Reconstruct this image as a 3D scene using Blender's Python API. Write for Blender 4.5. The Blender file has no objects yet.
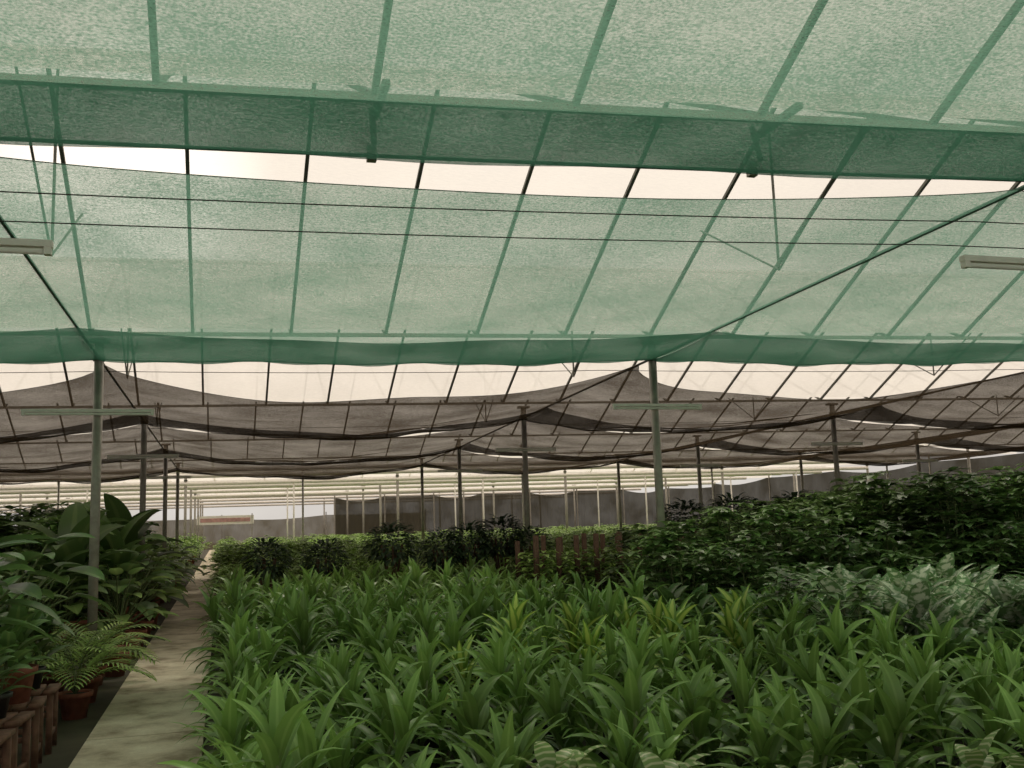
import bpy, math, random
from mathutils import Vector, Matrix
random.seed(7)
S=bpy.context.scene
S.view_settings.view_transform='Standard'
S.view_settings.look='None'
S.view_settings.exposure=.10
R=random.random
def U(a,b): return a+(b-a)*random.random()

# ---------------------------------------------------------------- materials
def newmat(name):
    m=bpy.data.materials.new(name); m.use_nodes=True
    nt=m.node_tree; nt.nodes.clear()
    out=nt.nodes.new('ShaderNodeOutputMaterial')
    return m,nt,out
def N(nt,t,**k):
    n=nt.nodes.new(t)
    for a,b in k.items(): setattr(n,a,b)
    return n
def ramp(nt,stops):
    r=N(nt,'ShaderNodeValToRGB'); cr=r.color_ramp
    cr.elements[0].position=stops[0][0]; cr.elements[0].color=(*stops[0][1],1)
    cr.elements[1].position=stops[-1][0]; cr.elements[1].color=(*stops[-1][1],1)
    for p,c in stops[1:-1]:
        e=cr.elements.new(p); e.color=(*c,1)
    return r
def solid(name,c,rough=.6,metal=0,var=.25,scale=6):
    m,nt,out=newmat(name)
    b=N(nt,'ShaderNodeBsdfPrincipled'); b.inputs['Roughness'].default_value=rough; b.inputs['Metallic'].default_value=metal
    tc=N(nt,'ShaderNodeTexCoord'); no=N(nt,'ShaderNodeTexNoise'); no.inputs['Scale'].default_value=scale; no.inputs['Detail'].default_value=5
    nt.links.new(tc.outputs['Object'],no.inputs['Vector'])
    d=tuple(x*(1-var) for x in c); l=tuple(min(1,x*(1+var)) for x in c)
    r=ramp(nt,[(.3,d),(.7,l)]); nt.links.new(no.outputs['Fac'],r.inputs['Fac'])
    nt.links.new(r.outputs['Color'],b.inputs['Base Color']); nt.links.new(b.outputs['BSDF'],out.inputs['Surface'])
    return m
def leafmat(name,c1,c2,mode='plain',rough=.42,trans=.3):
    m,nt,out=newmat(name); L=nt.links.new
    uv=N(nt,'ShaderNodeUVMap'); sp=N(nt,'ShaderNodeSeparateXYZ'); L(uv.outputs['UV'],sp.inputs[0])
    oi=N(nt,'ShaderNodeObjectInfo')
    a=N(nt,'ShaderNodeMath',operation='SUBTRACT'); L(sp.outputs['X'],a.inputs[0]); a.inputs[1].default_value=.5
    ab=N(nt,'ShaderNodeMath',operation='ABSOLUTE'); L(a.outputs[0],ab.inputs[0])
    if mode=='plain':
        r=ramp(nt,[(0.0,c2),(.06,c2),(.12,c1),(1,c1)]); L(ab.outputs[0],r.inputs['Fac'])
    elif mode=='stripe':
        r=ramp(nt,[(0.0,c2),(.20,c2),(.30,c1),(1,c1)]); L(ab.outputs[0],r.inputs['Fac'])
    elif mode=='vein':
        wv=N(nt,'ShaderNodeMath',operation='MULTIPLY_ADD'); L(sp.outputs['Y'],wv.inputs[0]); wv.inputs[1].default_value=6
        L(ab.outputs[0],wv.inputs[2])
        w2=N(nt,'ShaderNodeMath',operation='PINGPONG'); L(wv.outputs[0],w2.inputs[0]); w2.inputs[1].default_value=.5
        r=ramp(nt,[(0.0,c2),(.10,c2),(.24,c1),(1,c1)]); L(w2.outputs[0],r.inputs['Fac'])
    else: # blotch
        tc=N(nt,'ShaderNodeTexCoord'); no=N(nt,'ShaderNodeTexNoise'); no.inputs['Scale'].default_value=22; no.inputs['Detail'].default_value=3
        L(tc.outputs['Object'],no.inputs['Vector'])
        ad=N(nt,'ShaderNodeMath',operation='MULTIPLY_ADD'); L(ab.outputs[0],ad.inputs[0]); ad.inputs[1].default_value=.5; L(no.outputs['Fac'],ad.inputs[2])
        r=ramp(nt,[(.50,c2),(.66,c1)]); L(ad.outputs[0],r.inputs['Fac'])
    mr=N(nt,'ShaderNodeMapRange'); L(oi.outputs['Random'],mr.inputs['Value']); mr.inputs['To Min'].default_value=.65; mr.inputs['To Max'].default_value=1.35
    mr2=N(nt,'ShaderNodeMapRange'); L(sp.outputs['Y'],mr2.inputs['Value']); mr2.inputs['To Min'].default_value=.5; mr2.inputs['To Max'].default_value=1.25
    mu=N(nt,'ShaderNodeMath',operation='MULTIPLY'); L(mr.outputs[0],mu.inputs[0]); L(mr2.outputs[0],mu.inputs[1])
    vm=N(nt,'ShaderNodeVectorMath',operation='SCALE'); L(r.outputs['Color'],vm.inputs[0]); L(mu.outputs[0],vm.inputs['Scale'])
    b=N(nt,'ShaderNodeBsdfPrincipled'); b.inputs['Roughness'].default_value=rough; L(vm.outputs[0],b.inputs['Base Color'])
    t=N(nt,'ShaderNodeBsdfTranslucent'); L(vm.outputs[0],t.inputs['Color'])
    mx=N(nt,'ShaderNodeMixShader'); mx.inputs[0].default_value=trans; L(b.outputs[0],mx.inputs[1]); L(t.outputs[0],mx.inputs[2])
    L(mx.outputs[0],out.inputs['Surface']); return m
def netmat(name,dif,tr,lo,hi,glow=.6,ptint=(1,1,1),fine=1.0):
    m,nt,out=newmat(name); L=nt.links.new
    tc=N(nt,'ShaderNodeTexCoord')
    mp=N(nt,'ShaderNodeMapping'); mp.inputs['Scale'].default_value=(11,60,9); L(tc.outputs['Object'],mp.inputs[0])
    n1=N(nt,'ShaderNodeTexNoise'); n1.inputs['Scale'].default_value=1; n1.inputs['Detail'].default_value=4; n1.inputs['Roughness'].default_value=.7; L(mp.outputs[0],n1.inputs['Vector'])
    n2=N(nt,'ShaderNodeTexNoise'); n2.inputs['Scale'].default_value=.8; n2.inputs['Detail'].default_value=3; L(tc.outputs['Object'],n2.inputs['Vector'])
    n3=N(nt,'ShaderNodeTexNoise'); n3.inputs['Scale'].default_value=60; n3.inputs['Detail'].default_value=1; L(tc.outputs['Object'],n3.inputs['Vector'])
    s=N(nt,'ShaderNodeMath',operation='ADD'); L(n1.outputs['Fac'],s.inputs[0]); L(n2.outputs['Fac'],s.inputs[1])
    s2=N(nt,'ShaderNodeMath',operation='MULTIPLY_ADD'); L(n3.outputs['Fac'],s2.inputs[0]); s2.inputs[1].default_value=fine; L(s.outputs[0],s2.inputs[2])
    mr=N(nt,'ShaderNodeMapRange'); L(s2.outputs[0],mr.inputs['Value']); mr.inputs['From Min'].default_value=.65+.5*fine; mr.inputs['From Max'].default_value=1.35+.5*fine
    mr.inputs['To Min'].default_value=lo; mr.inputs['To Max'].default_value=hi
    d=N(nt,'ShaderNodeBsdfDiffuse'); d.inputs['Color'].default_value=(*dif,1)
    t=N(nt,'ShaderNodeBsdfTranslucent'); t.inputs['Color'].default_value=(*tr,1)
    a=N(nt,'ShaderNodeMixShader'); a.inputs[0].default_value=glow; L(d.outputs[0],a.inputs[1]); L(t.outputs[0],a.inputs[2])
    p=N(nt,'ShaderNodeBsdfTransparent'); p.inputs['Color'].default_value=(*ptint,1)
    x=N(nt,'ShaderNodeMixShader'); L(mr.outputs[0],x.inputs[0]); L(a.outputs[0],x.inputs[1]); L(p.outputs[0],x.inputs[2])
    L(x.outputs[0],out.inputs['Surface']); return m

M_green=netmat('green_net_fabric',(.09,.19,.14),(.15,.315,.23),.07,.42,.8,fine=1.5)
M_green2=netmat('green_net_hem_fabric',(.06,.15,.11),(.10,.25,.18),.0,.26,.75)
M_brown=netmat('brown_net_fabric',(.052,.038,.024),(.058,.042,.026),.02,.28,.5)
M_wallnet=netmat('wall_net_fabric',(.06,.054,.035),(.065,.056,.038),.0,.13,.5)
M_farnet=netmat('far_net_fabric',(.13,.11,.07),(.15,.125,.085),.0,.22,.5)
M_film=netmat('roof_film_plastic',(.75,.70,.64),(.90,.85,.79),.26,.42,.88,fine=.2)
M_steel=solid('galvanised_steel',(.36,.33,.28),.5,.2,.2,9)
M_dark=solid('dark_steel',(.13,.13,.105),.6,.2,.2,9)
M_white=solid('white_painted_metal',(.90,.84,.76),.4,0,.08,9)
M_tube=solid('lamp_tube_glass',(.95,.91,.84),.25,0,.03,9)
M_wire=solid('black_wire',(.035,.035,.03),.6)
M_rope=solid('green_hem_rope',(.06,.14,.10),.8)
M_terra=solid('terracotta',(.30,.10,.062),.7,0,.3,12)
M_blackpot=solid('black_plastic_pot',(.03,.028,.025),.5)
M_wood=solid('weathered_red_wood',(.19,.095,.06),.75,0,.4,14)
M_coir=solid('coir_fibre',(.13,.075,.048),.95,0,.4,40)
M_stem=solid('plant_stem',(.13,.16,.06),.7)
M_soil=solid('soil',(.035,.025,.018),.95,0,.4,30)
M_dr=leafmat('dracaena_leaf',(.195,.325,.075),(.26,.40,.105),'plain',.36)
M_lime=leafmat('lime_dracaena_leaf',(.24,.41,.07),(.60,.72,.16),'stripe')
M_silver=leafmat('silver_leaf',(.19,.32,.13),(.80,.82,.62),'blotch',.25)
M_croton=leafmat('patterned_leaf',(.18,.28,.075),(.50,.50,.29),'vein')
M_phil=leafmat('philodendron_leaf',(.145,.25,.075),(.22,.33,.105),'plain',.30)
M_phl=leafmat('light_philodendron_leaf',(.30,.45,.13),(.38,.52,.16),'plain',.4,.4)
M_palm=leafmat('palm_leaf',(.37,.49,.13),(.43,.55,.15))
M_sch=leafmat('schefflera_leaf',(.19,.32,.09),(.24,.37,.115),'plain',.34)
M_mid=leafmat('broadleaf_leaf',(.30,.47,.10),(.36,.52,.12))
M_spk=leafmat('globe_shrub_leaf',(.045,.078,.036),(.06,.10,.044))

def groundmat():
    m,nt,out=newmat('ground_soil'); L=nt.links.new
    tc=N(nt,'ShaderNodeTexCoord'); no=N(nt,'ShaderNodeTexNoise'); no.inputs['Scale'].default_value=1.3; no.inputs['Detail'].default_value=8; L(tc.outputs['Object'],no.inputs['Vector'])
    r=ramp(nt,[(.3,(.03,.028,.018)),(.7,(.10,.085,.05))]); L(no.outputs['Fac'],r.inputs['Fac'])
    b=N(nt,'ShaderNodeBsdfPrincipled'); b.inputs['Roughness'].default_value=.95; L(r.outputs[0],b.inputs['Base Color']); L(b.outputs[0],out.inputs[0]); return m
def pathmat():
    m,nt,out=newmat('path_concrete'); L=nt.links.new
    tc=N(nt,'ShaderNodeTexCoord')
    no=N(nt,'ShaderNodeTexNoise'); no.inputs['Scale'].default_value=2.2; no.inputs['Detail'].default_value=7; no.inputs['Roughness'].default_value=.65; L(tc.outputs['Object'],no.inputs['Vector'])
    r=ramp(nt,[(.33,(.38,.30,.20)),(.5,(.74,.63,.46)),(.68,(.93,.83,.64))]); L(no.outputs['Fac'],r.inputs['Fac'])
    n2=N(nt,'ShaderNodeTexNoise'); n2.inputs['Scale'].default_value=60; L(tc.outputs['Object'],n2.inputs['Vector'])
    mx=N(nt,'ShaderNodeMixRGB',blend_type='MULTIPLY'); mx.inputs[0].default_value=.3; L(r.outputs[0],mx.inputs[1]); L(n2.outputs['Fac'],mx.inputs[2])
    b=N(nt,'ShaderNodeBsdfPrincipled'); b.inputs['Roughness'].default_value=.85; L(mx.outputs[0],b.inputs['Base Color'])
    bp=N(nt,'ShaderNodeBump'); bp.inputs['Strength'].default_value=.3; L(n2.outputs['Fac'],bp.inputs['Height']); L(bp.outputs[0],b.inputs['Normal'])
    L(b.outputs[0],out.inputs[0]); return m
M_ground=groundmat(); M_path=pathmat()

# ---------------------------------------------------------------- mesh builder
class MB:
    def __init__(s): s.v=[]; s.f=[]; s.uv=[]; s.mi=[]; s.mats=[]
    def mid(s,m):
        if m not in s.mats: s.mats.append(m)
        return s.mats.index(m)
    def face(s,idx,m,uv=None):
        s.f.append(idx); s.mi.append(s.mid(m)); s.uv.extend(uv if uv else [(.9,.5)]*len(idx))
    def tube(s,p0,p1,r0,m,r1=None,n=8,caps=True,rot=0):
        p0=Vector(p0); p1=Vector(p1); r1=r0 if r1 is None else r1
        d=(p1-p0)
        if d.length<1e-6: return
        d.normalize(); a=d.orthogonal().normalized()
        if abs(d.z)<.999:
            a=d.cross(Vector((0,0,1))).normalized()
        b=d.cross(a); o=len(s.v)
        for p,r in((p0,r0),(p1,r1)):
            for i in range(n):
                t=2*math.pi*(i+rot)/n; s.v.append(p+a*(r*math.cos(t))+b*(r*math.sin(t)))
        for i in range(n):
            j=(i+1)%n; s.face((o+i,o+j,o+n+j,o+n+i),m)
        if caps:
            s.face(tuple(o+i for i in range(n))[::-1],m); s.face(tuple(o+n+i for i in range(n)),m)
    def poly(s,pts,r,m,n=5):
        for a,b in zip(pts[:-1],pts[1:]): s.tube(a,b,r,m,n=n,caps=False)
    def box(s,c,sz,m,rz=0):
        o=len(s.v); c=Vector(c); cr,sr=math.cos(rz),math.sin(rz)
        for x in(-.5,.5):
            for y in(-.5,.5):
                for z in(-.5,.5):
                    X,Y=x*sz[0],y*sz[1]; s.v.append(c+Vector((X*cr-Y*sr,X*sr+Y*cr,z*sz[2])))
        for f in((0,1,3,2),(4,6,7,5),(0,4,5,1),(2,3,7,6),(0,2,6,4),(1,5,7,3)): s.face(tuple(o+i for i in f),m)
    def lathe(s,c,prof,m,n=14):
        c=Vector(c); o=len(s.v)
        for r,z in prof:
            for i in range(n):
                t=2*math.pi*i/n; s.v.append(c+Vector((r*math.cos(t),r*math.sin(t),z)))
        for k in range(len(prof)-1):
            for i in range(n):
                j=(i+1)%n; s.face((o+k*n+i,o+k*n+j,o+(k+1)*n+j,o+(k+1)*n+i),m)
    def pot(s,c,r,h,m):
        s.lathe(c,[(0.001,0),(r*.72,0),(r*.95,h*.82),(r*1.08,h*.82),(r*1.1,h),(r*.98,h),(r*.95,h*.9)],m)
        s.lathe(c,[(r*.95,h*.9),(0.001,h*.91)],M_soil)
    def leaf(s,base,az,el,Ln,W,droop,m,n=6,prof='lance',fold=.3,twist=0):
        p=Vector(base); dirh=Vector((math.cos(az),math.sin(az),0)); side0=Vector((-math.sin(az),math.cos(az),0))
        e=el; o=len(s.v)
        for k in range(n+1):
            t=k/n
            if prof=='lance': w=W/2*max(.28*(1-t),math.sin(math.pi*min(1,t**.75))**.85 if t<1 else 0)
            elif prof=='ovate': w=W/2*math.sin(math.pi*min(1,max(t,.02)**.7))**.75 if t<1 else 0
            else:
                w=W/2*(math.cos((t-.18)/.82*math.pi/2)**.8 if t>.18 else .72+.28*t/.18) if t<1 else 0
            tan=dirh*math.cos(e)+Vector((0,0,math.sin(e))); nrm=side0.cross(tan)*-1
            if nrm.z<0 and abs(e)<1.5: nrm=-nrm
            side=side0*math.cos(twist*t)+nrm*math.sin(twist*t)
            w=max(w,.0015)
            s.v+= [p-side*w+nrm*fold*w,p.copy(),p+side*w+nrm*fold*w]
            p=p+tan*(Ln/n); e-=droop/n*(.5+t)
        for k in range(n):
            a=o+3*k; t0,t1=k/n,(k+1)/n
            s.face((a,a+1,a+4,a+3),m,[(0,t0),(.5,t0),(.5,t1),(0,t1)])
            s.face((a+1,a+2,a+5,a+4),m,[(.5,t0),(1,t0),(1,t1),(.5,t1)])
    def mesh(s,name,smooth=True):
        me=bpy.data.meshes.new(name); me.from_pydata([tuple(v) for v in s.v],[],s.f)
        for m in s.mats: me.materials.append(m)
        me.polygons.foreach_set('material_index',s.mi)
        uvl=me.uv_layers.new(name='UVMap'); flat=[c for u in s.uv for c in u]; uvl.data.foreach_set('uv',flat)
        if smooth: me.polygons.foreach_set('use_smooth',[True]*len(me.polygons))
        me.update(); return me
    def obj(s,name,smooth=False,parent=None):
        o=bpy.data.objects.new(name,s.mesh(name,smooth)); S.collection.objects.link(o)
        if parent: o.parent=parent
        return o
def empty(name,loc=(0,0,0)):
    e=bpy.data.objects.new(name,None); e.location=loc; e.empty_display_size=.2; S.collection.objects.link(e); return e
def inst(mesh,name,x,y,z=0,sc=1,rz=None,parent=None,sz=None):
    o=bpy.data.objects.new(name,mesh); o.location=(x,y,z); o.scale=(sc,sc,sz or sc)
    o.rotation_euler=(0,0,U(0,6.28) if rz is None else rz); S.collection.objects.link(o)
    if parent: o.parent=parent
    return o

# ---------------------------------------------------------------- camera
psi=math.radians(16.6); pit=math.radians(8.0); rol=math.radians(1.9); H=1.7
fw=Vector((math.sin(psi)*math.cos(pit),math.cos(psi)*math.cos(pit),math.sin(pit)))
r0=Vector((math.cos(psi),-math.sin(psi),0)); u0=r0.cross(fw)
cr=r0*math.cos(rol)-u0*math.sin(rol); cu=u0*math.cos(rol)+r0*math.sin(rol)
cd=bpy.data.cameras.new('camera'); cam=bpy.data.objects.new('camera',cd); S.collection.objects.link(cam)
mt=Matrix((cr,cu,-fw)).transposed().to_4x4(); mt.translation=Vector((0,0,H)); cam.matrix_world=mt
cd.lens=34.45; cd.sensor_width=36; cd.clip_end=500; S.camera=cam
def fwlat(x,y): return x*math.sin(psi)+y*math.cos(psi), x*math.cos(psi)-y*math.sin(psi)
def vis(x,y,mar=.12):
    f,l=fwlat(x,y); return f>.5 and abs(l)/f<.53+mar+.6/f

# ---------------------------------------------------------------- world + sun
w=bpy.data.worlds.new('overcast_sky'); S.world=w; w.use_nodes=True; nt=w.node_tree; nt.nodes.clear(); L=nt.links.new
out=N(nt,'ShaderNodeOutputWorld'); bg=N(nt,'ShaderNodeBackground'); tc=N(nt,'ShaderNodeTexCoord')
mp=N(nt,'ShaderNodeMapping'); mp.inputs['Scale'].default_value=(1,1,2.5); L(tc.outputs['Generated'],mp.inputs[0])
no=N(nt,'ShaderNodeTexNoise'); no.inputs['Scale'].default_value=2.5; no.inputs['Detail'].default_value=5; L(mp.outputs[0],no.inputs['Vector'])
rp=ramp(nt,[(.3,(.64,.59,.55)),(.55,(.91,.855,.79)),(.75,(1.0,.95,.88))]); L(no.outputs['Fac'],rp.inputs['Fac'])
dp=N(nt,'ShaderNodeVectorMath',operation='DOT_PRODUCT'); nm=N(nt,'ShaderNodeVectorMath',operation='NORMALIZE'); L(tc.outputs['Generated'],nm.inputs[0]); L(nm.outputs[0],dp.inputs[0])
sd=Vector((-.109,1.03,.36)).normalized(); dp.inputs[1].default_value=sd
mr=N(nt,'ShaderNodeMapRange',interpolation_type='SMOOTHSTEP'); L(dp.outputs['Value'],mr.inputs['Value']); mr.inputs['From Min'].default_value=.988; mr.inputs['From Max'].default_value=1.0; mr.inputs['To Max'].default_value=1.2
ad=N(nt,'ShaderNodeMath',operation='ADD'); L(mr.outputs[0],ad.inputs[0]); ad.inputs[1].default_value=.72
L(rp.outputs[0],bg.inputs['Color']); L(ad.outputs[0],bg.inputs['Strength']); L(bg.outputs[0],out.inputs[0])
sun=bpy.data.lights.new('sun','SUN'); sun.energy=2.4; sun.angle=math.radians(12); sun.color=(1,.91,.78)
so=bpy.data.objects.new('sun',sun); S.collection.objects.link(so); so.rotation_euler=(math.radians(-28),math.radians(18),0); so.location=(0,0,20)

# ---------------------------------------------------------------- ground, path
b=MB(); b.v=[Vector((-80,-15,0)),Vector((90,-15,0)),Vector((90,150,0)),Vector((-80,150,0))]; b.face((0,1,2,3),M_ground); b.obj('ground')
b=MB(); y=-3.0
while y<95:
    L_=2.4; b.box((-.59,y+L_/2,.02),(.92,L_-.015,.05),M_path); y+=L_
b.obj('concrete_path')

# ---------------------------------------------------------------- frame layout
rows=[-2.0,6.2,14.2,22.4,31,39.5,48,56.5,65,73.5,82,90.5,99]
lines=[(-26,-.03),(-17.8,-.02),(-9.7,-.01),(-1.62,0),(5.82,.055),(13.3,.075),(21,.09),(28.8,.1)]
def LX(i,y): return lines[i][0]+lines[i][1]*(min(y,60)-6.2)
def RY(k,x): return rows[k]-.09*(x+1.6)
ZN=4.08; ZG=4.45; ZR=6.55
def Prow(k,x,z): return (x,RY(k,x),z)
X0,X1=-28,36
near=MB()
for k in range(len(rows)-1):
    mat=M_dark if k<5 else M_white
    x=.92-1.33*21
    while x<X1:
        a=Vector(Prow(k,x,ZG)); c=Vector(Prow(k+1,x,ZG)); r=(a+c)/2; r.z=ZR
        if vis(c.x,c.y,.3) or k<1:
            near.tube(a,r,.030,mat,n=4,rot=.5,caps=False); near.tube(r,c,.030,mat,n=4,rot=.5,caps=False)
        x+=1.33*(1 if k<6 else 2)
    for t in((.5,) if k<5 else (.25,.5,.75)):
        z=ZG+(ZR-ZG)*(1-abs(t-.5)*2)
        p=[Vector((xx,RY(k,xx)*(1-t)+RY(k+1,xx)*t,z)) for xx in(X0,X1)]
        near.tube(p[0],p[1],.02,mat,n=4,caps=False)
    near.tube(Prow(k+1,X0,ZG-.02),Prow(k+1,X1,ZG-.02),.035,M_steel if k<5 else M_white,n=4,rot=.5)
    for i in range(len(lines)):
        a=Vector((LX(i,rows[k]),0,ZG-.02)); a.y=RY(k,a.x); c=Vector((LX(i,rows[k+1]),0,ZG-.02)); c.y=RY(k+1,c.x)
        if k>3: continue
        m_=(a+c)/2; r=m_.copy(); r.z=ZR
        near.tube(m_,r,.016,mat,n=6,caps=False)
        for q in(a,c):
            h=(q+r)/2; near.tube(m_,h,.013,mat,n=5,caps=False)
near.obj('greenhouse_roof_frame')
b=MB()
for k in range(0,len(rows)-1):
    o=len(b.v)
    for t,z in((0,ZG+.06),(.5,ZR+.06),(1,ZG+.06)):
        for xx in(X0-25,X1+6): b.v.append(Vector((xx,RY(k,xx)*(1-t)+RY(k+1,xx)*t,z)))
    b.face((o,o+1,o+3,o+2),M_film); b.face((o+2,o+3,o+5,o+4),M_film)
b.obj('roof_film')
b=MB()
for k in range(5,12):
    for t in(0,.5):
        p=[Vector((xx,RY(k,xx)*(1-t)+RY(k+1,xx)*t,4.0+.1*math.sin(k*3+t*9))) for xx in(-32,33)]
        b.tube(p[0],p[1],.09,M_white,n=8)
b.obj('rolled_white_screens')

pm=MB(); pm.tube((0,0,0),(0,0,ZG-.1),.062,M_steel,n=16); pm.box((0,0,.02),(.3,.3,.03),M_steel); pm.box((0,0,ZG-.12),(.26,.16,.05),M_steel)
pm.tube((0,0,ZN-.03),(0,0,ZN+.05),.08,M_dark,n=16); post=pm.mesh('steel_post',True)
for k in range(1,len(rows)-1):
    for i in range(len(lines)):
        x=LX(i,rows[k]); yy=RY(k,x)
        if vis(x,yy,.1) and x<34: inst(post,'steel_post',x,yy,rz=0)
pm=MB(); pm.tube((0,0,0),(0,0,4.0),.04,M_white,n=8); pm.box((0,0,.02),(.2,.2,.03),M_steel); pm.tube((-.25,0,4.0),(.25,0,4.0),.03,M_white,n=6); prop=pm.mesh('slim_prop',True)
for k in(5,6,7):
    for i in range(2,7):
        x=(LX(i,rows[k])+LX(i+1,rows[k]))/2; yy=RY(k,x)
        if vis(x,yy,.05) and x<33: inst(prop,'slim_post',x,yy,rz=0)
# ---------------------------------------------------------------- nets
def net(name,i,yf,yb,mat,sag,nx=48,ny=20,zf=ZN,ph=0,fold=None,xr=None,rr=.010,matf=None,rough=1.0,mid=.10,fd=.07):
    b=MB(); matf=matf or mat
    def P(t,s,dz=0):
        y0=10.
        x=(xr[0]+(xr[1]-xr[0])*t) if xr else LX(i,y0)*(1-t)+LX(i+1,y0)*t
        ya,yb_=yf(t,x),yb(t,x)
        yy=ya+(yb_-ya)*s
        if not xr: x=LX(i,yy)*(1-t)+LX(i+1,yy)*t
        bump=(4*t*(1-t))
        z=zf-sag*bump**.8+rough*(.02*math.sin(t*19+ph+s*3)*bump*s+.012*math.sin(s*31+t*7+ph)*bump)-mid*math.sin(math.pi*s)*bump
        if rough>1: z+=.035*math.sin(t*11+ph*2+s*5)*bump-.03*abs(math.sin(s*9+t*4+ph))*bump
        return Vector((x,yy,z+dz))
    for a in range(nx+1):
        for c in range(ny+1): b.v.append(P(a/nx,c/ny))
    for a in range(nx):
        for c in range(ny):
            o=a*(ny+1)+c; b.face((o,o+ny+1,o+ny+2,o+1),mat)
    if fold:
        o0=len(b.v)
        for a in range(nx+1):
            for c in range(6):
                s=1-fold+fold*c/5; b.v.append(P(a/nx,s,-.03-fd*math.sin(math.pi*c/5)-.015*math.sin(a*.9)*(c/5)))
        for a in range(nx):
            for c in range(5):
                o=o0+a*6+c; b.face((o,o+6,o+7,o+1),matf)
    rm=M_rope if mat is M_green else M_wire
    b.poly([P(a/nx,1,-.01) for a in range(nx+1)],rr,rm)
    b.poly([P(a/nx,0) for a in range(nx+1)],.004,rm)
    return b.obj(name,True)
bump=lambda t:4*t*(1-t)
for i in range(0,7):
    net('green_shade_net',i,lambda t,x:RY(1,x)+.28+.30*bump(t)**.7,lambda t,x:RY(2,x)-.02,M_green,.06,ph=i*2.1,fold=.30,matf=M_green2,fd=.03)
    net('brown_shade_net',i,lambda t,x:RY(2,x)+.45+2.0*bump(t)**.6,lambda t,x:RY(3,x),M_brown,.30,ph=i*1.3,fold=.3,rr=.008,rough=1.4,mid=.12)
    net('brown_shade_net',i,lambda t,x:RY(3,x)+.1+.15*bump(t)**.6,lambda t,x:RY(4,x),M_brown,.34,ph=i*1.7,fold=.25,rough=1.5,mid=.16,rr=.008)
    net('brown_shade_net',i,lambda t,x:RY(4,x)+.2+.8*bump(t)**.6,lambda t,x:RY(5,x),M_brown,.32,ph=i*1.1,fold=.2,rough=1.5,rr=.008)
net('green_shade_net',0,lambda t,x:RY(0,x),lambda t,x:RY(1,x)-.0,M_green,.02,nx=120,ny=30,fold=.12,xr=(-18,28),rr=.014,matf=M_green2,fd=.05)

b=MB()
for i in range(len(lines)):
    for k in range(0,5):
        a=(LX(i,rows[k]),RY(k,LX(i,rows[k])),ZN+.01); x2=LX(i,rows[k+1]); b.tube(a,(x2,RY(k+1,x2),ZN+.01),.019,M_rope if k<2 else M_wire,n=6,caps=False)
b.obj('net_support_rails')
b=MB()
def wire(k,off,z,r=.005,sag=.03):
    pts=[]
    for j in range(len(lines)-1):
        for q in range(8):
            t=q/8; x=lines[j][0]*(1-t)+lines[j+1][0]*t; pts.append(Vector((x,RY(k,x)+off,z-sag*4*t*(1-t))))
    b.poly(pts,r,M_wire,n=4)
for k,off,z in((1,.75,3.98),(1,1.25,3.93),(2,.9,4.05),(3,.5,4.0),(1,-2.5,4.12)): wire(k,off,z)
b.obj('overhead_wires')
for x in(.9,3.5):
    b=MB(); yy=RY(1,x); b.box((x,yy-.35,ZN+.18),(.045,.5,.04),M_dark); b.box((x,yy+.02,ZN-.02),(.06,.05,.10),M_steel); b.tube((x,yy-.1,ZN),(x,yy-.02,ZG-.1),.02,M_dark,n=6); b.obj('gutter_bracket')

# ---------------------------------------------------------------- fluorescent lamps
def lamp(x,y,z=3.36,Ln=1.45,dx=0):
    b=MB(); cx=x+dx
    b.box((cx,y-.10,z),(Ln,.055,.04),M_white)
    b.tube((cx-Ln/2+.05,y-.10,z-.045),(cx+Ln/2-.05,y-.10,z-.045),.019,M_tube,n=10)
    for s in(-1,1): b.box((cx+s*(Ln/2-.025),y-.10,z-.03),(.04,.05,.07),M_white)
    b.box((x,y-.06,z+.0),(.17,.10,.035),M_steel)
    b.tube((x,y-.01,z-.03),(x,y-.01,z+.03),.075,M_dark,n=14)
    b.obj('fluorescent_lamp')
for k in(1,2,3,4):
    for i in range(2,8):
        x=LX(i,rows[k]); yy=RY(k,x)
        if vis(x,yy,.2):
            lamp(x,yy,3.4 if k<2 else 3.36,1.45 if (i,k)!=(3,2) else 1.65,{(3,2):-.1,(3,1):-.07,(4,1):-.2}.get((i,k),0))
b=MB(); x=LX(4,6.2)-.06; yy=RY(1,x)-.12
for j in range(5):
    pts=[Vector((x+.05*math.cos(a)+.01*j,yy+.04*math.sin(a)-.01*j,3.86-.07*j+.05*math.sin(a*1.0+j))) for a in [q*2*math.pi/12 for q in range(13)]]
    b.poly(pts,.010,M_wire)
b.tube((x,yy,3.55),(x,yy,4.05),.012,M_wire); b.obj('coiled_cable')

# ---------------------------------------------------------------- enclosing net walls
def wall(name,pts,h,mat,z0=0):
    b=MB(); n=0
    for (xa,ya),(xb,yb) in zip(pts[:-1],pts[1:]):
        seg=120; o=n
        for q in range(seg+1):
            t=q/seg; x=xa*(1-t)+xb*t; y=ya*(1-t)+yb*t; wv=.14*math.sin(q*1.1)+.08*math.sin(q*.47+1)
            hh=h-.18*abs(math.sin(q*math.pi/15))-.12*math.sin(q*.21)
            b.v+= [Vector((x+wv,y+wv,z0)),Vector((x+wv*.4,y+wv*.4,hh))]
        for q in range(seg): b.face((o+2*q,o+2*q+2,o+2*q+3,o+2*q+1),mat)
        for q in range(0,seg+1,15):
            t=q/seg; x=xa*(1-t)+xb*t; y=ya*(1-t)+yb*t; b.tube((x,y-.3,0),(x,y-.3,h+.3),.05,M_steel,n=6); 
        n=len(b.v)
    b.obj(name,False)
wall('wall_back',[(8,74),(37,70)],3.9,M_wallnet)
wall('wall_right',[(37,70),(37,4)],4.2,M_wallnet)
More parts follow.
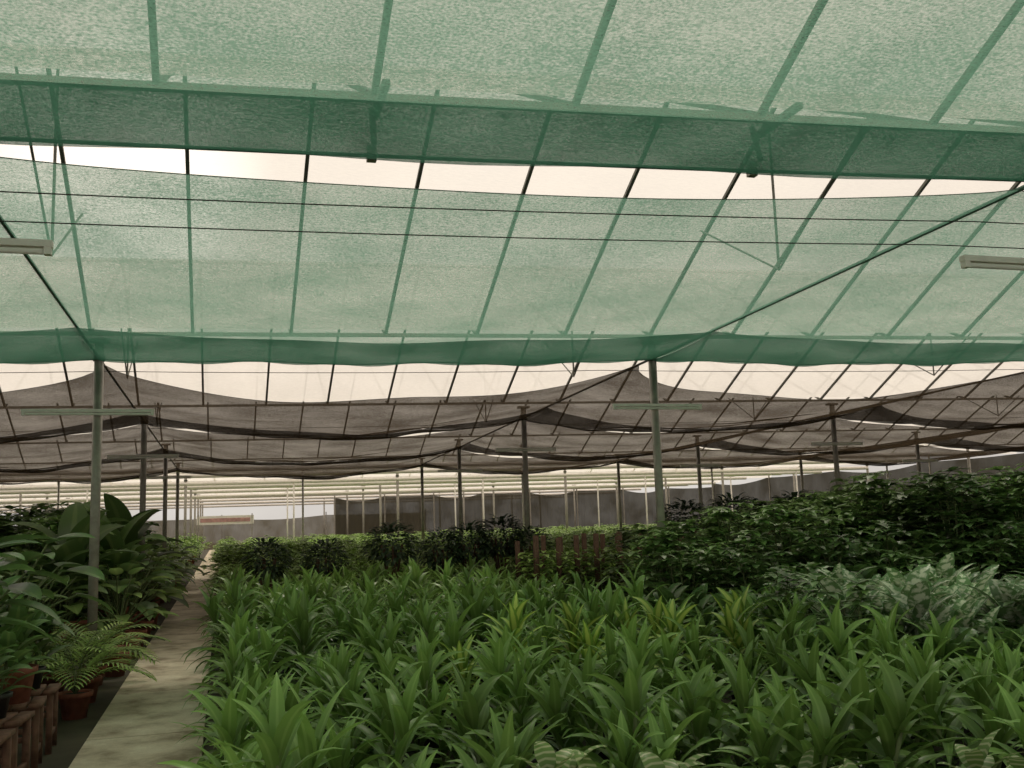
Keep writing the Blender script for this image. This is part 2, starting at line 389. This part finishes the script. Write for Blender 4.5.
wall('wall_far',[(-60,104),(20,100)],3.0,M_farnet)
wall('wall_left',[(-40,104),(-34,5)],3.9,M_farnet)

# ---------------------------------------------------------------- plant meshes
GA=2.39996
def dracaena(seed,leafm,h=1.0,pm=M_blackpot,W=.070,dens=1.0):
    random.seed(seed); b=MB(); b.pot((0,0,0),.13,.22,pm)
    ns=random.choice((1,2,2,3))
    for s_ in range(ns):
        a=s_*6.28/ns+U(0,1); bx,by=.05*math.cos(a),.05*math.sin(a); lean=U(.04,.16)*(ns>1); top=U(.46,.80)*h
        tx,ty=bx+lean*math.cos(a),by+lean*math.sin(a)
        b.tube((bx,by,.18),(tx,ty,top),.015,M_stem,r1=.011,n=6)
        n=int((18 if ns>1 else 28)*dens)
        for j in range(n):
            t=j/(n-1); z=.26+(top-.26)*t; px=bx+(tx-bx)*t; py=by+(ty-by)*t
            el=math.radians(34+48*t**1.4+U(-12,12)); Ln=(U(.40,.58)*(1-.30*t))*h
            b.leaf((px,py,z),a+j*GA+U(-.3,.3),el,Ln,W*U(.8,1.15),math.radians(U(90,145)-60*t),leafm,n=7,twist=U(-.7,.7))
    return b.mesh('dracaena_mesh',True)
def broad(seed,leafm,h=.9,LL=.34,W=.13,n=34,pm=M_blackpot,mn=.25):
    random.seed(seed); b=MB(); b.pot((0,0,0),.14,.22,pm)
    for s_ in range(3):
        a=s_*2.09+U(0,1); tx,ty=.1*math.cos(a),.1*math.sin(a); top=U(.45,.65)*h
        b.tube((tx*.4,ty*.4,.18),(tx,ty,top),.013,M_stem,n=6)
        for j in range(n//3):
            t=j/(n/3-1); z=mn+(top-mn)*t; az=a+j*GA; el=math.radians(35+45*t); pl=.10
            q=Vector((tx,ty,z))+Vector((math.cos(az)*math.cos(el),math.sin(az)*math.cos(el),math.sin(el)))*pl
            b.tube((tx,ty,z),q,.005,M_stem,n=4,caps=False)
            b.leaf(q,az,el*.8,LL*U(.75,1.1),W*U(.8,1.1),math.radians(U(50,90)),leafm,n=6,prof='ovate',twist=U(-.4,.4),fold=.25)
    return b.mesh('broadleaf_mesh',True)
def schefflera(seed,leafm,h=1.0,wh=30,LL=.17,pm=M_terra,rad=.38,bare=.3,W=.07):
    random.seed(seed); b=MB(); b.pot((0,0,0),.15,.26,pm)
    st=[]
    for s_ in range(4):
        a=s_*1.57+U(0,1); r=U(.05,.18); st.append((a,r)); b.tube((0.04*math.cos(a),.04*math.sin(a),.2),(r*math.cos(a),r*math.sin(a),h*.85),.014,M_stem,r1=.008,n=6)
    for j in range(wh):
        a,r=st[j%4]; t=(j+.5)/wh; z=h*(bare+(.92-bare)*t)*U(.94,1.06); rr=r*(z/(h*.85)); az=j*GA+U(-.4,.4)
        out=rad*math.sin(math.pi*(.25+.65*t))*U(.4,1.1); base=Vector((rr*math.cos(a),rr*math.sin(a),z-.05))
        q=base+Vector((math.cos(az)*out,math.sin(az)*out,.10+.08*t)); b.tube(base,q,.004,M_stem,n=4,caps=False)
        for l in range(7): b.leaf(q,az+l*.9,math.radians(U(-5,25)),LL*U(.75,1.1),W,math.radians(60),leafm,n=3,prof='ovate',fold=.15)
    return b.mesh('schefflera_mesh',True)
def philo(seed,leafm,h=1.2,n=17,LL=.44,W=.32,pm=M_terra):
    random.seed(seed); b=MB(); b.pot((0,0,0),.18,.30,pm)
    for j in range(n):
        t=j/(n-1); az=j*GA; el=math.radians(35+48*t+U(-6,6)); Ln=h*(.45+.32*t)*U(.85,1.1)
        p=Vector((.03*math.cos(az),.03*math.sin(az),.26)); pts=[p.copy()]; e=el
        for q in range(5):
            p=p+Vector((math.cos(az)*math.cos(e),math.sin(az)*math.cos(e),math.sin(e)))*(Ln/5); e-=.07; pts.append(p.copy())
        b.poly(pts,.010,M_stem,n=5)
        b.leaf(p,az,e-math.radians(U(20,50)),LL*U(.75,1.1),W*U(.8,1.1),math.radians(U(25,60)),leafm,n=8,prof='heart',fold=.22,twist=U(-.3,.3))
    return b.mesh('philodendron_mesh',True)
def banana(seed,leafm,h=1.9,LW=.32):
    random.seed(seed); b=MB(); b.pot((0,0,0),.2,.34,M_terra); b.tube((0,0,.3),(0,0,h*.5),.05,M_stem,r1=.03,n=10)
    for j in range(12):
        t=j/11; az=j*GA; b.leaf((0,0,h*(.26+.24*t)),az,math.radians(35+40*t),h*.46*U(.85,1.1),LW,math.radians(U(85,125)-30*t),leafm,n=10,prof='ovate',fold=.2,twist=U(-.4,.4))
    return b.mesh('banana_mesh',True)
def palm(seed,leafm,h=.9,n=13):
    random.seed(seed); b=MB(); b.pot((0,0,0),.15,.24,M_terra)
    for j in range(n):
        az=j*GA; el=math.radians(50+35*j/n); p=Vector((0,0,.22)); e=el; Ln=h*U(.8,1.05); k=16
        for q in range(k):
            d=Vector((math.cos(az)*math.cos(e),math.sin(az)*math.cos(e),math.sin(e))); p2=p+d*Ln/k
            b.tube(p,p2,.006,M_stem,n=4,caps=False)
            if q>3:
                t=(q-3)/(k-3); ll=.28*math.sin(math.pi*(.2+.75*t))*h
                for s_ in(-1,1): b.leaf(p2,az+s_*math.radians(62-25*t),e*.6+.1,ll,.028,math.radians(50),leafm,n=4)
            p=p2; e-=math.radians(95)/k
    return b.mesh('palm_mesh',True)
def globe(seed,leafm,h=1.0):
    random.seed(seed); b=MB(); b.pot((0,0,0),.16,.26,M_blackpot); c=Vector((0,0,h*.78))
    for s_ in range(5):
        a=s_*1.26; b.tube((0,0,.2),(c.x+.12*math.cos(a),c.y+.12*math.sin(a),c.z),.014,M_coir,n=6)
    for j in range(380):
        t=(j+.5)/380; zz=1-1.9*t; rr=math.sqrt(max(0,1-zz*zz)); az=j*GA; k=U(.6,1.0)*.27
        q=c+Vector((math.cos(az)*rr*k,math.sin(az)*rr*k,zz*k*.82))
        b.leaf(q,az+U(-.9,.9),math.asin(max(-1,min(1,zz)))*.4+U(-.2,.3),.10*U(.7,1.2),.045,math.radians(80),leafm,n=3,prof='ovate')
    return b.mesh('bushy_globe_mesh',True)
def mosspole(seed,leafm,h=1.35):
    random.seed(seed); b=MB(); b.pot((0,0,0),.15,.25,M_terra); b.tube((0,0,.2),(0,0,h),.05,M_coir,r1=.045,n=10)
    for j in range(44):
        t=j/43; az=j*GA; z=.28+(h*.76-.28)*t
        q=Vector((math.cos(az)*.15,math.sin(az)*.15,z+.06)); b.tube((0,0,z),q,.005,M_stem,n=4,caps=False)
        b.leaf(q,az,.2,.19*U(.8,1.2),.14,math.radians(70),leafm,n=4,prof='heart')
    return b.mesh('mosspole_mesh',True)
DR=[dracaena(10+i,M_dr) for i in range(8)]
DL=[dracaena(30+i,M_lime,W=.078,dens=1.1) for i in range(3)]
SV=[broad(40+i,M_silver,1.0,.40,.16,39) for i in range(4)]
DK=[broad(50+i,M_phil,1.0,.36,.15,36) for i in range(3)]
CR=[broad(60+i,M_croton,.75,.19,.085,48,mn=.22) for i in range(3)]
SC=[schefflera(70+i,M_sch,1.0,34,.19,W=.085) for i in range(4)]
SCT=[schefflera(80+i,M_sch,1.9,84,.27,rad=.68,bare=.18,W=.125) for i in range(4)]
MD=[schefflera(90+i,M_mid,1.0,32,.2,pm=M_blackpot,rad=.5,bare=.35,W=.09) for i in range(4)]
PH=[philo(100+i,M_phil) for i in range(3)]+[philo(105+i,M_phl,LL=.36,W=.26) for i in range(2)]
BN=[banana(110,M_phil),banana(111,M_phil)]
BS=[banana(112,M_phil,1.15,.20),banana(113,M_phil,1.2,.22)]
PL=[palm(120,M_palm),palm(121,M_palm)]
SP=[globe(130+i,M_spk) for i in range(3)]
MP=[mosspole(140+i,M_mid) for i in range(3)]
random.seed(99)

# ---------------------------------------------------------------- plant beds (right of the path)
Z3=empty('dracaena_bed'); ZL=empty('variegated_dracaena_row'); ZS=empty('silver_aglaonema_bed'); ZC=empty('patterned_croton_bed')
ZK=empty('dark_aglaonema_bed'); ZT=empty('schefflera_grove'); ZM=empty('broadleaf_shrub_bed'); ZP=empty('moss_pole_plants'); ZQ=empty('globe_shrub_row')
y=2.6
while y<16.9:
    x=.20
    while x<10:
        f,l=fwlat(x,y)
        if f>3.1 and vis(x,y,.03):
            px,py=x+U(-.11,.11),y+U(-.11,.11)
            r=l/f
            if r>.04 and f<4.5: pass
            elif r>.27 and 7.9<f: pass
            elif x>4.6 and f>9.5: pass
            elif 7.9<f<9.0 and -.14<r<.24: inst(random.choice(DL if R()<.6 else DR),'dracaena',px,py,sc=U(.98,1.12),parent=ZL)
            else: inst(random.choice(DR),'dracaena',px,py,sc=U(.82,1.1) if f<8 else U(.9,1.22),parent=Z3)
        x+=.57
    y+=.57
y=1.5
while y<6:
    x=.8
    while x<5:
        f,l=fwlat(x,y)
        if 3.0<f<4.5 and .04<l/f<.62: inst(random.choice(CR),'croton',x+U(-.05,.05),y+U(-.05,.05),sc=U(.92,1.10),parent=ZC)
        x+=.34
    y+=.34
y=3.5
while y<15:
    x=3.
    while x<14:
        f,l=fwlat(x,y); r=l/f
        if f>7.9 and r>.27 and f<14.2 and vis(x,y,.03):
            if r>.28 and f>8.4 and f<11.8: inst(random.choice(SV),'aglaonema',x+U(-.08,.08),y+U(-.08,.08),sc=U(.98,1.2),parent=ZS)
            else: inst(random.choice(DK+SC[:1]),'aglaonema',x+U(-.08,.08),y+U(-.08,.08),sc=U(.9,1.1)*(1.0 if f<12 else 1.0+.25*(f-12)),parent=ZK)
        elif x>4.6 and 9.5<f<12.5 and r<=.27: inst(random.choice(DK),'aglaonema',x+U(-.08,.08),y+U(-.08,.08),sc=U(.85,1.1),parent=ZK)
        x+=.52
    y+=.52
y=7
while y<24:
    x=4.
    while x<22:
        f,l=fwlat(x,y); r=l/f
        if f>=(12.5 if r<.27 else 14.2) and f<22 and r>.12 and vis(x,y,.03) and not(x<10 and 15.5<y<17.4):
            tall=min(1,max(0,(r-.12)/.22))
            if R()<.35+.65*tall and f>13.6:
                inst(random.choice(SCT),'schefflera',x+U(-.25,.25),y+U(-.25,.25),sc=.78+.32*tall*U(.4,1.3),parent=ZT)
            else: inst(random.choice(SC),'schefflera',x+U(-.2,.2),y+U(-.2,.2),sc=U(1.0,1.3),parent=ZT)
        x+=.85
    y+=.85
for xx,sx in((.75,1.5),(1.75,1.45),(2.9,1.7),(3.85,1.55),(4.35,1.65),(5.0,1.75),(5.45,1.55)): inst(random.choice(SP),'globe_shrub',xx,17.7+U(-.15,.15),sc=sx*.95,sz=sx*1.03,parent=ZQ)
for j in range(5): inst(random.choice(SP),'globe_shrub',9.4+j*.75+U(-.2,.2),18.6+U(-.5,.5),sc=U(1.9,2.15),parent=ZQ)
for j in range(15):
    for q in range(2): inst(random.choice(MP),'pothos',5.1+j*.38+U(-.06,.06),16.0+q*.9+U(-.1,.1),sc=U(1.0,1.12),parent=ZP)
y=16
while y<62:
    st=.75 if y<24 else 1.3
    x=.3
    while x<34:
        f,l=fwlat(x,y); r=l/f
        if vis(x,y,.02) and not(r>.12 and f<22) and not (4.6<x<11 and 15<y<17.6) and not (y<18.1):
            inst(random.choice(MD),'broadleaf_shrub',x+U(-.15,.15),y+U(-.15,.15),sc=U(.85,1.05)*(1 if y<24 else 1.2),parent=ZM)
        x+=st
    y+=st

# ---------------------------------------------------------------- left side of path
st=MB()
for sx in(-1,1):
    for sy in(-1,1): st.box((sx*.17,sy*.17,.23),(.045,.045,.46),M_wood)
for q in range(4): st.box((-.165+q*.11,0,.475),(.09,.42,.03),M_wood)
for sx in(-1,1): st.box((sx*.17,0,.14),(.03,.32,.035),M_wood); st.box((0,sx*.17,.30),(.32,.03,.035),M_wood)
stool=st.mesh('stand_mesh')
ZPH=empty('philodendron_bed'); 
for x in(-1.48,-2.05,-2.7,-3.4):
    y=7.0 if x>-3 else 9.5
    while y<(9.6 if x>-1.6 else 11.0):
        if vis(x,y,.05):
            inst(stool,'plant_stand',x,y,rz=U(-.1,.1))
            if x<-1.6: inst(random.choice(PH[:3]+BS+BS),'potted_philodendron',x,y,.49,sc=U(.95,1.12))
            else: inst(random.choice(DK+BS+PH[:1]),'potted_aglaonema',x,y,.49,sc=U(.68,.78))
        y+=.66
inst(PL[0],'potted_palm',-1.32,10.4,0,1.0); inst(PL[1],'potted_palm',-1.35,11.3,0,1.05); inst(PL[0],'potted_palm',-1.75,11.9,0,1.05); inst(PL[1],'potted_palm',-1.4,12.5,0,.9)
y=11.6
while y<34:
    x=-1.5
    while x>-14:
        if vis(x,y,.03):
            if x>-1.6:
                if y>15: inst(random.choice(PH+BS),'philodendron',x+U(-.05,.05),y,0,sc=U(.95,1.2),parent=ZPH)
            elif x>-2.5 and y<14.5: inst(random.choice(PH+BS),'philodendron',x+U(-.2,0),y,0,sc=U(.85,1.0),parent=ZPH)
            else: inst(random.choice(PH+(MD if y>17 else PH)+(SCT if y>16 else BN)),'philodendron',x+U(-.2,.2),y+U(-.2,.2),0,sc=U(1.0,1.35)*.92,parent=ZPH)
        x-=.9
    y+=.85 if y<20 else 1.2
inst(BN[0],'potted_banana',-2.15,16.2,0,1.38); inst(BN[1],'potted_banana',-3.6,14.6,0,1.2); inst(BN[1],'potted_banana',-1.8,20.2,0,1.6); inst(BN[0],'potted_banana',-1.75,18.2,0,1.42); inst(BN[1],'potted_banana',-2.6,18.6,0,1.5)
ZM2=empty('shrub_bed')
y=34
while y<70:
    x=-1.8
    while x>-30:
        if vis(x,y,.02): inst(random.choice(MD+SC),'shrub',x+U(-.3,.3),y+U(-.3,.3),0,sc=U(1.2,1.5),parent=ZM2)
        x-=1.6
    y+=1.6
tp=MB(); tp.pot((0,0,0),.16,.28,M_terra); tpm=tp.mesh('pot_mesh',True)
for y in(13.2,14.0,14.9,16.2,17.6,19): inst(tpm,'terracotta_pot',-1.24,y,0,U(.9,1.1))
b=MB(); b.box((.2,60,2.35),(3.2,.04,.5),M_white); b.box((.2,59.97,2.35),(2.8,.02,.22),solid('banner_pink',(.55,.3,.28))); b.tube((-1.3,60,0),(-1.3,60,2.7),.03,M_steel); b.tube((1.7,60,0),(1.7,60,2.7),.03,M_steel); b.obj('hanging_banner')
print('OBJ',len(bpy.data.objects))
